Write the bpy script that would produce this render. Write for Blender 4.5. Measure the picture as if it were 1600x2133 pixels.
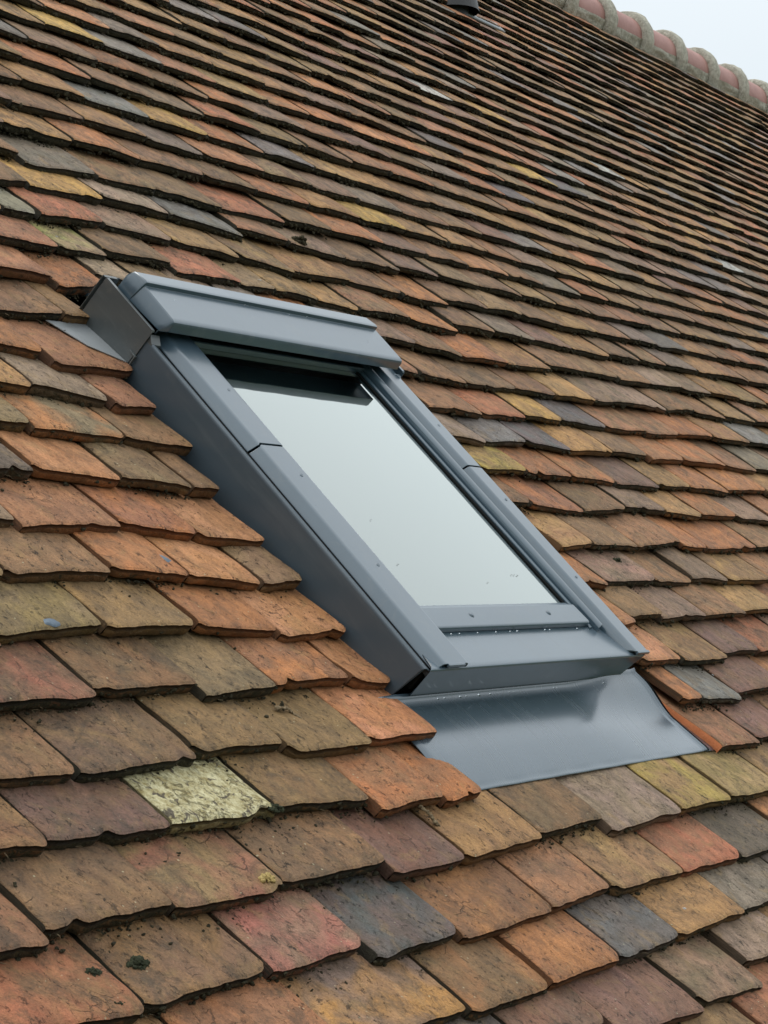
import bpy, bmesh, math, random
import numpy as np
from mathutils import Matrix, Vector, noise

# ------------------------------------------------------------------ camera, sky, sun, exposure
for o in list(bpy.data.objects):
    bpy.data.objects.remove(o, do_unlink=True)
scene = bpy.context.scene
col = scene.collection
PITCH = math.radians(45.0)          # slope of the roof
H0 = 4.6                            # height of the roof origin above the ground
ROOT_M = Matrix.Translation((0, 0, H0)) @ Matrix.Rotation(PITCH, 4, 'X')
# local roof axes: u along the courses, v up the slope, n out of the slope (metres)
CAM = Vector((-2.000793, -0.664966, 0.975532))
RW = ((0.5372145, -0.5995360, 0.5932597), (0.0282294, -0.6902017, -0.7230662), (0.8429731, 0.4051890, -0.3538617))
cd = bpy.data.cameras.new("camera"); co = bpy.data.objects.new("camera", cd); col.objects.link(co)
cd.sensor_fit = 'HORIZONTAL'; cd.sensor_width = 36.0; cd.lens = 4240.2 / 1600 * 36.0
cd.clip_start = 0.05; cd.clip_end = 3000
R = Matrix(((RW[0][0], -RW[1][0], -RW[2][0]), (RW[0][1], -RW[1][1], -RW[2][1]), (RW[0][2], -RW[1][2], -RW[2][2])))
co.matrix_world = ROOT_M @ (Matrix.Translation(CAM) @ R.to_4x4())
scene.camera = co
scene.render.resolution_x = 768; scene.render.resolution_y = 1024

world = bpy.data.worlds.new("World"); scene.world = world; world.use_nodes = True
nt = world.node_tree; nt.nodes.clear()
SUN_EL, SUN_AZ = math.radians(68), math.radians(350)
sky = nt.nodes.new('ShaderNodeTexSky'); sky.sky_type = 'NISHITA'; sky.sun_disc = False
sky.sun_elevation = SUN_EL; sky.sun_rotation = SUN_AZ; sky.air_density = 1.0; sky.dust_density = 6.0; sky.ozone_density = 1.0
mixs = nt.nodes.new('ShaderNodeMix'); mixs.data_type = 'RGBA'; mixs.inputs['Factor'].default_value = 0.90
tc = nt.nodes.new('ShaderNodeTexCoord'); nz = nt.nodes.new('ShaderNodeTexNoise'); nz.inputs['Scale'].default_value = 1.6; nz.inputs['Detail'].default_value = 3
sep = nt.nodes.new('ShaderNodeSeparateXYZ'); ramp = nt.nodes.new('ShaderNodeValToRGB'); cl = nt.nodes.new('ShaderNodeMix'); cl.data_type = 'RGBA'; cl.blend_type = 'MULTIPLY'; cl.inputs['Factor'].default_value = 1.0
r2 = nt.nodes.new('ShaderNodeValToRGB')
nt.links.new(tc.outputs['Generated'], nz.inputs['Vector']); nt.links.new(tc.outputs['Generated'], sep.inputs[0])
nt.links.new(sep.outputs['Z'], ramp.inputs['Fac'])
e = ramp.color_ramp.elements      # cloud layer, brighter towards the zenith
e[0].position = 0.0; e[0].color = (5.9, 6.5, 6.9, 1); e[1].position = 1.0; e[1].color = (14.5, 14.9, 14.9, 1)
m_ = ramp.color_ramp.elements.new(0.25); m_.color = (7.5, 8.1, 8.4, 1)
r2.color_ramp.elements[0].position = 0.3; r2.color_ramp.elements[0].color = (0.88, 0.89, 0.91, 1); r2.color_ramp.elements[1].position = 0.75; r2.color_ramp.elements[1].color = (1.0, 1.0, 1.0, 1)
nt.links.new(nz.outputs['Fac'], r2.inputs['Fac'])
nt.links.new(ramp.outputs['Color'], cl.inputs['A']); nt.links.new(r2.outputs['Color'], cl.inputs['B'])
nt.links.new(sky.outputs['Color'], mixs.inputs['A']); nt.links.new(cl.outputs['Result'], mixs.inputs['B'])
bg = nt.nodes.new('ShaderNodeBackground'); bg.inputs['Strength'].default_value = 0.10
wo = nt.nodes.new('ShaderNodeOutputWorld')
nt.links.new(mixs.outputs['Result'], bg.inputs['Color']); nt.links.new(bg.outputs['Background'], wo.inputs['Surface'])

sd = bpy.data.lights.new("sun", 'SUN'); sd.energy = 0.6; sd.angle = math.radians(20); sd.color = (1.0, 0.97, 0.92)
so = bpy.data.objects.new("sun", sd); col.objects.link(so)
dv_ = Vector((math.sin(SUN_AZ) * math.cos(SUN_EL), math.cos(SUN_AZ) * math.cos(SUN_EL), math.sin(SUN_EL)))
so.rotation_euler = (-dv_).to_track_quat('-Z', 'Y').to_euler(); so.location = (0, 0, 30)

scene.view_settings.view_transform = 'Standard'; scene.view_settings.look = 'None'
scene.view_settings.exposure = 0.36; scene.view_settings.gamma = 1.0
scene.render.engine = 'CYCLES'

# ------------------------------------------------------------------ helpers
rng = random.Random(11); nrg = np.random.default_rng(5)
def tag(o, label=None, cat=None, group=None, kind=None):
    if label: o['label'] = label
    if cat: o['category'] = cat
    if group: o['group'] = group
    if kind: o['kind'] = kind
    return o
def empty(name, loc=(0, 0, 0), **kw):
    """an Empty lying on the roof: its axes are the roof's u, v, n"""
    o = bpy.data.objects.new(name, None); col.objects.link(o); o.empty_display_size = 0.05
    o.matrix_world = ROOT_M @ Matrix.Translation(loc)
    return tag(o, **kw)
def mesh_obj(name, verts, faces, mats, parent=None, smooth=True, midx=None, onroof=True):
    me = bpy.data.meshes.new(name); me.from_pydata([tuple(v) for v in verts], [], faces)
    for m in (mats if isinstance(mats, (list, tuple)) else [mats]): me.materials.append(m)
    if midx is not None: me.polygons.foreach_set('material_index', midx)
    me.polygons.foreach_set('use_smooth', [smooth] * len(me.polygons)); me.update()
    o = bpy.data.objects.new(name, me); col.objects.link(o)
    if parent is not None: o.parent = parent
    elif onroof: o.matrix_world = ROOT_M
    return o
def bevel(o, w=0.0015, seg=2, ang=35):
    b = o.modifiers.new('bevel', 'BEVEL'); b.width = w; b.segments = seg; b.limit_method = 'ANGLE'; b.angle_limit = math.radians(ang)
    b.harden_normals = False
    n = o.modifiers.new('wn', 'WEIGHTED_NORMAL'); n.keep_sharp = True
    return o
class MB:
    """collects simple solids into one mesh"""
    def __init__(s): s.v = []; s.f = []
    def add(s, vs, fs):
        k = len(s.v); s.v += [tuple(x) for x in vs]; s.f += [tuple(i + k for i in f) for f in fs]
    def prism(s, prof, a, b, axis='v'):
        """closed profile extruded: axis 'v' takes (u,n) points, axis 'u' takes (v,n) points; a/b may be lists per point"""
        n = len(prof); A = a if isinstance(a, (list, tuple)) else [a] * n; B = b if isinstance(b, (list, tuple)) else [b] * n
        P = (lambda p, t: (p[0], t, p[1])) if axis == 'v' else (lambda p, t: (t, p[0], p[1]))
        vs = [P(p, t) for p, t in zip(prof, A)] + [P(p, t) for p, t in zip(prof, B)]
        fs = [(i, (i + 1) % n, n + (i + 1) % n, n + i) for i in range(n)] + [tuple(range(n))[::-1], tuple(range(n, 2 * n))]
        s.add(vs, fs)
    def box(s, u0, u1, v0, v1, n0, n1):
        s.prism([(u0, n0), (u1, n0), (u1, n1), (u0, n1)], v0, v1, 'v')
    def strip(s, line, th, a, b, axis='v'):
        """folded sheet metal: open profile line thickened to th"""
        L = [Vector(p) for p in line]; up = []
        for i, p in enumerate(L):
            d = (L[min(i + 1, len(L) - 1)] - L[max(i - 1, 0)]).normalized(); up.append(p + Vector((-d.y, d.x)) * th)
        s.prism([tuple(p) for p in L] + [tuple(p) for p in reversed(up)], a, b, axis)
    def build(s, name, mat, parent=None, bev=None, smooth=True, seg=2):
        o = mesh_obj(name, s.v, s.f, mat, parent, smooth)
        bm = bmesh.new(); bm.from_mesh(o.data); bmesh.ops.recalc_face_normals(bm, faces=bm.faces)
        bm.to_mesh(o.data); bm.free()
        if bev: bevel(o, bev, seg)
        return o

# ------------------------------------------------------------------ materials
def newmat(name):
    m = bpy.data.materials.new(name); m.use_nodes = True; t = m.node_tree; t.nodes.clear()
    out = t.nodes.new('ShaderNodeOutputMaterial'); p = t.nodes.new('ShaderNodeBsdfPrincipled'); t.links.new(p.outputs[0], out.inputs[0])
    return m, t, p
def N(t, kind, **kw):
    n = t.nodes.new(kind)
    for k, v in kw.items():
        if k in n.inputs.keys(): n.inputs[k].default_value = v
        else: setattr(n, k, v)
    return n
def ramp_(t, src, stops):
    r = t.nodes.new('ShaderNodeValToRGB'); t.links.new(src, r.inputs[0]); el = r.color_ramp.elements
    while len(el) < len(stops): el.new(0.5)
    for e_, (p, c) in zip(el, stops): e_.position = p; e_.color = (c, c, c, 1) if not isinstance(c, tuple) else (*c, 1)
    return r.outputs[0]
def mixc(t, f, a, b, mode='MIX'):
    m = t.nodes.new('ShaderNodeMix'); m.data_type = 'RGBA'; m.blend_type = mode
    for k, v in (('Factor', f), ('A', a), ('B', b)):
        s = m.inputs[k]
        if isinstance(v, bpy.types.NodeSocket): t.links.new(v, s)
        elif isinstance(v, tuple): s.default_value = (*v, 1)
        else: s.default_value = v
    return m.outputs['Result']
def math_(t, op, a, b=0.0, clamp=False):
    m = t.nodes.new('ShaderNodeMath'); m.operation = op; m.use_clamp = clamp
    for i, v in enumerate((a, b)):
        if isinstance(v, bpy.types.NodeSocket): t.links.new(v, m.inputs[i])
        else: m.inputs[i].default_value = v
    return m.outputs[0]
def noise_(t, vec, scale, detail=4, rough=0.6, dist=0.0, stretch=None):
    if stretch:
        mp = t.nodes.new('ShaderNodeMapping'); mp.inputs['Scale'].default_value = stretch; t.links.new(vec, mp.inputs[0]); vec = mp.outputs[0]
    n = t.nodes.new('ShaderNodeTexNoise'); n.inputs['Scale'].default_value = scale; n.inputs['Detail'].default_value = detail
    n.inputs['Roughness'].default_value = rough; n.inputs['Distortion'].default_value = dist; t.links.new(vec, n.inputs['Vector'])
    return n.outputs['Fac']
def bump(t, p, h, strength, dist, prev=None):
    b = t.nodes.new('ShaderNodeBump'); b.inputs['Strength'].default_value = strength; b.inputs['Distance'].default_value = dist
    t.links.new(h, b.inputs['Height'])
    if prev: t.links.new(prev, b.inputs['Normal'])
    t.links.new(b.outputs[0], p.inputs['Normal']); return b.outputs[0]

def tile_material(edge):
    m, t, p = newmat('clay_tile_edge' if edge else 'clay_tile_face')
    at = lambda n: N(t, 'ShaderNodeAttribute', attribute_name=n)
    vec = at('tco').outputs['Vector']; A = at('ca').outputs['Color']; B = at('cb').outputs['Color']
    par = N(t, 'ShaderNodeSeparateXYZ'); t.links.new(at('par').outputs['Vector'], par.inputs[0])
    lich, moss, spec = par.outputs
    n1 = noise_(t, vec, 17, 3, 0.5, 0.6)
    c = mixc(t, ramp_(t, n1, [(0.36, 0.0), (0.60, 1.0)]), A, B)
    # streaky firing marks and fine grain of the hand made clay
    n2 = noise_(t, vec, 60, 5, 0.65, 0.4, stretch=(1.0, 0.45, 1.0))
    c = mixc(t, 1.0, c, mixc(t, n2, (0.34, 0.31, 0.30), (1.72, 1.68, 1.62)), 'MULTIPLY')
    n3 = noise_(t, vec, 420, 3, 0.7)
    c = mixc(t, 1.0, c, mixc(t, n3, (0.42, 0.42, 0.42), (1.60, 1.60, 1.58)), 'MULTIPLY')
    # ochre bloom
    n4 = noise_(t, vec, 33, 4, 0.6, 1.0)
    c = mixc(t, math_(t, 'MULTIPLY', ramp_(t, n4, [(0.55, 0.0), (0.72, 1.0)]), 0.45), c, (0.30, 0.19, 0.075))
    # grey green algae film
    n5 = noise_(t, vec, 24, 5, 0.7, 1.5)
    f5 = math_(t, 'MULTIPLY', ramp_(t, n5, [(0.45, 0.0), (0.70, 1.0)]), math_(t, 'ADD', math_(t, 'MULTIPLY', moss, 0.30), 0.12))
    c = mixc(t, f5, c, (0.120, 0.092, 0.052))
    # charcoal blotches of grime and old burn marks
    b1 = noise_(t, vec, 21, 7, 0.78, 0.9); b2 = noise_(t, vec, 95, 5, 0.8, 0.5)
    bl = ramp_(t, math_(t, 'ADD', math_(t, 'MULTIPLY', b1, 0.72), math_(t, 'MULTIPLY', b2, 0.28)), [(0.49, 0.0), (0.60, 1.0)])
    c = mixc(t, math_(t, 'MULTIPLY', bl, math_(t, 'ADD', math_(t, 'MULTIPLY', moss, 0.42), 0.30)), c, (0.060, 0.045, 0.030))
    # dirt pits, and a few drag cracks from the moulding
    v1 = noise_(t, vec, 135, 6, 0.85, 0.35, stretch=(1.0, 0.62, 1.0))
    pits = ramp_(t, v1, [(0.582, 0.0), (0.618, 1.0)])
    dn = N(t, 'ShaderNodeTexNoise', Scale=30.0, Detail=4.0); t.links.new(vec, dn.inputs['Vector'])
    va = N(t, 'ShaderNodeVectorMath', operation='MULTIPLY_ADD'); t.links.new(dn.outputs['Color'], va.inputs[0]); va.inputs[1].default_value = (.05, .05, .05); t.links.new(vec, va.inputs[2])
    mpv = N(t, 'ShaderNodeMapping'); mpv.inputs['Scale'].default_value = (1.0, 1.7, 1.0); t.links.new(va.outputs[0], mpv.inputs[0])
    ve = N(t, 'ShaderNodeTexVoronoi', feature='DISTANCE_TO_EDGE', Scale=19.0); t.links.new(mpv.outputs[0], ve.inputs['Vector'])
    cr = math_(t, 'MULTIPLY', ramp_(t, ve.outputs['Distance'], [(0.006, 1.0), (0.026, 0.0)]), ramp_(t, noise_(t, vec, 16, 3, 0.6), [(0.57, 0.0), (0.66, 0.8)]))
    n6 = ramp_(t, noise_(t, vec, 11, 3, 0.6), [(0.40, 0.15), (0.60, 1.0)])
    dark = math_(t, 'MAXIMUM', math_(t, 'MULTIPLY', pits, math_(t, 'MULTIPLY', n6, 0.9)), math_(t, 'MULTIPLY', cr, 0.65))
    c = mixc(t, dark, c, (0.028, 0.024, 0.018))
    # pale crumbs of lichen
    v3 = N(t, 'ShaderNodeTexVoronoi', Scale=130.0); t.links.new(vec, v3.inputs['Vector'])
    crumbs = math_(t, 'MULTIPLY', ramp_(t, v3.outputs['Distance'], [(0.10, 1.0), (0.17, 0.0)]), ramp_(t, noise_(t, vec, 60, 2), [(0.58, 0.0), (0.64, 0.75)]))
    c = mixc(t, crumbs, c, (0.46, 0.42, 0.27))
    # lichen crust on the tiles that carry it
    n7 = noise_(t, vec, 48, 6, 0.72, 1.2)
    th = math_(t, 'SUBTRACT', 0.86, math_(t, 'MULTIPLY', lich, 0.50))
    f7 = math_(t, 'MULTIPLY', math_(t, 'SUBTRACT', n7, th), 14.0, True)
    n8 = noise_(t, vec, 120, 4, 0.7)
    c = mixc(t, f7, c, mixc(t, ramp_(t, n8, [(0.35, 0.0), (0.62, 1.0)]), (0.27, 0.215, 0.085), (0.58, 0.53, 0.32)))
    n9 = noise_(t, vec, 55, 4, 0.7, 0.8)
    c = mixc(t, math_(t, 'MULTIPLY', math_(t, 'MULTIPLY', ramp_(t, n9, [(0.56, 0.0), (0.61, 1.0)]), f7), 0.9), c, (0.06, 0.045, 0.035))
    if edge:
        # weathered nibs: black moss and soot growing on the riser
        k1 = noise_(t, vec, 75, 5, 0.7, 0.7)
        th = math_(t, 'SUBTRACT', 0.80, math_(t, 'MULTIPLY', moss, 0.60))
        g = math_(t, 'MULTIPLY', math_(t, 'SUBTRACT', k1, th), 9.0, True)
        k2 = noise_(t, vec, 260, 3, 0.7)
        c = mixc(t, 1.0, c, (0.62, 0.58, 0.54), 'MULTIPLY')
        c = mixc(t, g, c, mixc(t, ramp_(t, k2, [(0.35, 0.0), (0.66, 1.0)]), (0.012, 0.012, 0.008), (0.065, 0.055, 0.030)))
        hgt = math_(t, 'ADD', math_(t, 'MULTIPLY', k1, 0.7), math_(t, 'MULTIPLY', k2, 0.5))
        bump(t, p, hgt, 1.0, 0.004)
    else:
        hgt = math_(t, 'SUBTRACT', math_(t, 'ADD', math_(t, 'MULTIPLY', n2, 0.9), math_(t, 'ADD', math_(t, 'MULTIPLY', n3, 0.30), math_(t, 'MULTIPLY', f7, 0.55))), math_(t, 'MULTIPLY', dark, 0.55))
        bump(t, p, hgt, 1.0, 0.0050)
    t.links.new(c, p.inputs['Base Color'])
    t.links.new(math_(t, 'SUBTRACT', 0.72, math_(t, 'MULTIPLY', spec, 0.32)), p.inputs['Roughness'])
    p.inputs['Specular IOR Level'].default_value = 0.28
    return m
M_BRICK = None
M_TILE = tile_material(False); M_EDGE = tile_material(True)

def painted(name, c, rough=0.36, metal=0.0, dirt=0.10, spec=0.5, bmp=0.05, coat=0.0):
    m, t, p = newmat(name); tc = N(t, 'ShaderNodeTexCoord'); vec = tc.outputs['Object']
    a = noise_(t, vec, 9, 4, 0.6, 0.5); b = noise_(t, vec, 160, 4, 0.7); d = noise_(t, vec, 32, 6, 0.75, 1.0)
    cc = mixc(t, a, tuple(x * 0.88 for x in c), tuple(x * 1.12 for x in c))
    cc = mixc(t, math_(t, 'MULTIPLY', ramp_(t, d, [(0.56, 0.0), (0.75, 1.0)]), dirt), cc, (0.20, 0.19, 0.165))
    st = ramp_(t, noise_(t, vec, 38, 4, 0.7, 0.3, stretch=(1.6, 0.10, 1.0)), [(0.52, 0.0), (0.74, 1.0)])
    cc = mixc(t, math_(t, 'MULTIPLY', st, dirt * 1.3), cc, (0.24, 0.25, 0.24))
    s = ramp_(t, noise_(t, vec, 230, 3, 0.8), [(0.76, 0.0), (0.80, 0.5)])
    cc = mixc(t, math_(t, 'MULTIPLY', s, dirt * 3), cc, (0.33, 0.33, 0.31))
    t.links.new(cc, p.inputs['Base Color'])
    t.links.new(math_(t, 'ADD', math_(t, 'ADD', rough - 0.03, math_(t, 'MULTIPLY', st, 0.10)), math_(t, 'MULTIPLY', b, 0.05)), p.inputs['Roughness'])
    p.inputs['Metallic'].default_value = metal; p.inputs['Specular IOR Level'].default_value = spec
    p.inputs['Coat Weight'].default_value = coat; p.inputs['Coat Roughness'].default_value = 0.16; p.inputs['Coat IOR'].default_value = 1.6
    bump(t, p, noise_(t, vec, 6, 1, 0.3), bmp, 0.01)
    return m
M_METAL = painted('grey_coated_aluminium', (0.054, 0.090, 0.118), 0.29, 0.08, 0.14, 0.75, 0.05, 0.55)
M_METAL2 = painted('grey_coated_flashing', (0.060, 0.094, 0.122), 0.25, 0.10, 0.07, 0.85, 0.06, 0.6)
M_DARKM = painted('dark_side_plate', (0.075, 0.085, 0.086), 0.40, 0.1, 0.22, 0.6, 0.05, 0.3)
M_SIDE = painted('grey_coated_side', (0.058, 0.080, 0.098), 0.45, 0.05, 0.10, 0.5, 0.03, 0.15)
M_RUB = painted('black_rubber', (0.008, 0.009, 0.009), 0.95, 0.0, 0.02, 0.08)
M_SPACER = painted('pale_spacer', (0.50, 0.49, 0.48), 0.5, 0.0, 0.05)  # pale matt spacer colour paints the lighter reflection strips at the pane edges
M_LEAD = painted('weathered_lead', (0.30, 0.32, 0.33), 0.5, 0.4, 0.35, bmp=0.3)
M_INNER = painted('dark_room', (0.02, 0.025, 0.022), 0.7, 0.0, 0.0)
def simple(name, c1, c2, scale, rough=0.8, bs=0.6, bd=0.004, spec=0.3):
    m, t, p = newmat(name); vec = N(t, 'ShaderNodeTexCoord').outputs['Object']
    a = noise_(t, vec, scale, 6, 0.7, 0.6); b = noise_(t, vec, scale * 6, 3, 0.7)
    t.links.new(mixc(t, ramp_(t, math_(t, 'ADD', math_(t, 'MULTIPLY', a, 0.7), math_(t, 'MULTIPLY', b, 0.3)), [(0.36, 0.0), (0.62, 1.0)]), c1, c2), p.inputs['Base Color'])
    p.inputs['Roughness'].default_value = rough; p.inputs['Specular IOR Level'].default_value = spec
    bump(t, p, math_(t, 'ADD', a, math_(t, 'MULTIPLY', b, 0.5)), bs, bd)
    return m
M_MOSS = simple('dark_roof_moss', (0.010, 0.010, 0.006), (0.085, 0.072, 0.038), 220, 0.95, 1.0, 0.003)
M_MOSSG = simple('green_moss', (0.018, 0.022, 0.012), (0.070, 0.078, 0.040), 260, 0.95, 1.0, 0.003)
M_MORTAR = simple('lime_mortar', (0.30, 0.28, 0.215), (0.66, 0.63, 0.53), 45, 0.95, 0.9, 0.012)
M_RIDGE = simple('pink_ridge_clay', (0.34, 0.17, 0.145), (0.44, 0.235, 0.20), 9, 0.6, 0.2, 0.004, 0.5)
M_FELT = simple('roof_underlay', (0.010, 0.010, 0.009), (0.022, 0.020, 0.017), 30)
M_WALL = simple('rendered_wall', (0.42, 0.38, 0.31), (0.52, 0.48, 0.40), 5)
M_GRASS = simple('garden_ground', (0.035, 0.055, 0.020), (0.075, 0.095, 0.040), 2.5, 0.95, 0.8, 0.05)
M_STICK = simple('dry_twig', (0.10, 0.065, 0.035), (0.32, 0.24, 0.14), 200)
M_PIPE = painted('black_vent_pipe', (0.018, 0.018, 0.018), 0.45, 0.0, 0.1)
M_WHITE = simple('bird_lime', (0.40, 0.40, 0.40), (0.62, 0.62, 0.60), 150)
M_BRICK = simple('fresh_red_clay', (0.52, 0.150, 0.055), (0.64, 0.22, 0.09), 60, 0.85, 0.8, 0.003)
M_PVC = painted('white_trim', (0.6, 0.6, 0.58), 0.4)

def glass_mat(name, gf, tint):
    m, t, p = newmat(name); t.nodes.remove(p); out = [n for n in t.nodes if n.type == 'OUTPUT_MATERIAL'][0]
    g = N(t, 'ShaderNodeBsdfGlossy', Roughness=0.015); g.inputs['Color'].default_value = (*tint, 1)
    tr = N(t, 'ShaderNodeBsdfTransparent'); tr.inputs['Color'].default_value = (0.84, 0.90, 0.86, 1)
    fr = N(t, 'ShaderNodeFresnel', IOR=1.52)
    f = math_(t, 'MULTIPLY', fr.outputs[0], gf, True)
    vec = N(t, 'ShaderNodeTexCoord').outputs['Object']
    b = N(t, 'ShaderNodeBump', Strength=0.03, Distance=0.02); t.links.new(noise_(t, vec, 5, 2), b.inputs['Height']); t.links.new(b.outputs[0], g.inputs['Normal'])
    mx = N(t, 'ShaderNodeMixShader'); t.links.new(f, mx.inputs[0]); t.links.new(tr.outputs[0], mx.inputs[1]); t.links.new(g.outputs[0], mx.inputs[2])
    t.links.new(mx.outputs[0], out.inputs[0]); return m
M_GLASS = glass_mat('coated_glass', 3.3, (0.94, 1.0, 0.965))
M_GLASS2 = glass_mat('inner_glass', 2.6, (0.88, 0.95, 0.92))
md, td, pd = newmat('water'); pd.inputs['Base Color'].default_value = (0.9, 0.95, 0.97, 1); pd.inputs['Roughness'].default_value = 0.03; pd.inputs['Transmission Weight'].default_value = 1.0; pd.inputs['IOR'].default_value = 1.33
M_WATER = md

# ------------------------------------------------------------------ the tiled roof
G = 0.08; TW = 0.160
PAL = {  # clay colour, second colour, (lichen, moss, gloss)
 'O': ((.43, .205, .092), (.33, .185, .105), (0, .15, .1)), 'o': ((.36, .185, .090), (.24, .155, .095), (.05, .3, 0)),
 'T': ((.365, .200, .122), (.285, .175, .110), (0, .2, .1)), 't': ((.290, .180, .108), (.225, .155, .100), (0, .3, 0)),
 'S': ((.46, .260, .155), (.42, .220, .115), (0, .05, .1)), 'R': ((.36, .155, .090), (.27, .150, .090), (0, .35, 0)),
 'r': ((.40, .185, .115), (.34, .185, .112), (0, .1, 0)), 'B': ((.265, .180, .112), (.205, .150, .100), (0, .35, 0)),
 'b': ((.31, .205, .105), (.235, .155, .090), (.1, .4, 0)), 'C': ((.39, .255, .125), (.33, .220, .120), (0, .15, 0)),
 'y': ((.40, .285, .140), (.34, .240, .135), (.1, .2, 0)), 'Y': ((.52, .375, .130), (.45, .320, .140), (.2, .2, 0)),
 'V': ((.315, .232, .122), (.265, .192, .112), (.12, .35, 0)), 'v': ((.37, .320, .105), (.37, .265, .130), (.2, .2, 0)),
 'h': ((.300, .235, .152), (.250, .190, .125), (.2, .3, 0)), 'u': ((.255, .190, .105), (.215, .155, .112), (.05, .6, 0)),
 'P': ((.200, .122, .108), (.225, .125, .090), (0, .3, .25)), 'p': ((.265, .182, .138), (.230, .165, .120), (.05, .3, .1)),
 'G': ((.215, .205, .195), (.190, .172, .158), (.1, .3, .3)), 'g': ((.225, .195, .165), (.195, .175, .150), (.1, .4, .1)),
 'K': ((.100, .097, .097), (.145, .118, .108), (.05, .45, .5)), 'D': ((.145, .130, .112), (.125, .118, .100), (.1, .5, .2)),
 'k': ((.345, .262, .215), (.300, .230, .180), (.1, .15, .1)), 'c': ((.36, .145, .120), (.31, .185, .150), (0, .15, .3)),
 'L': ((.28, .220, .110), (.36, .330, .150), (.98, .2, 0)), 'N': ((.215, .142, .098), (.285, .168, .098), (0, .6, .1)),
 'Q': ((.100, .110, .104), (.190, .130, .120), (0, .55, .5)), 'M': ((.30, .220, .160), (.29, .290, .120), (.15, .3, 0)),
 'm': ((.30, .150, .105), (.23, .150, .110), (0, .55, 0)), 'U': ((.275, .215, .135), (.310, .235, .120), (.3, .35, 0)),
 'w': ((.42, .325, .185), (.34, .290, .130), (.25, .2, 0)), 'x': ((.31, .155, .110), (.34, .235, .120), (.35, .3, .1)),
 'X': ((.185, .135, .120), (.42, .215, .075), (.05, .3, .2)), 'Z': ((.23, .205, .145), (.47, .270, .120), (.1, .3, 0)),
 'z': ((.42, .210, .090), (.36, .200, .105), (0, .3, 0)), 'l': ((.36, .370, .340), (.26, .240, .170), (.35, .2, 0)),
 'W': ((.46, .48, .47), (.35, .34, .30), (.2, .2, .2)),
}
NAMES = {'L': 'tile crusted over with pale yellow green lichen', 'c': 'crimson pink tile', 'K': 'near black slate coloured tile',
 'Q': 'slate tile with green algae and a purple corner', 'P': 'purple brown tile', 'v': 'yellow green algae stained tile', 'Y': 'bright yellow ochre tile',
 'M': 'pinkish tile with a green mossy end', 'X': 'purple tile with an orange patch', 'x': 'reddish tile with a crusty yellow corner', 'z': 'orange tile with two grey spots',
 'G': 'smooth grey tile', 'R': 'red orange tile', 'r': 'red orange tile', 'Z': 'olive tile with an orange patch'}
MIX = {'O': 4, 'o': 1, 'T': 4, 't': 6, 'B': 7, 'b': 1, 'C': 6, 'y': 2, 'V': 5, 'h': 2, 'P': 3, 'p': 3, 'k': 1, 'G': 2, 'g': 3, 'K': 1, 'S': 1, 'r': 1, 'u': 1}
MIX_KEYS = list(MIX); MIX_COUNTS = list(MIX.values())
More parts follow.
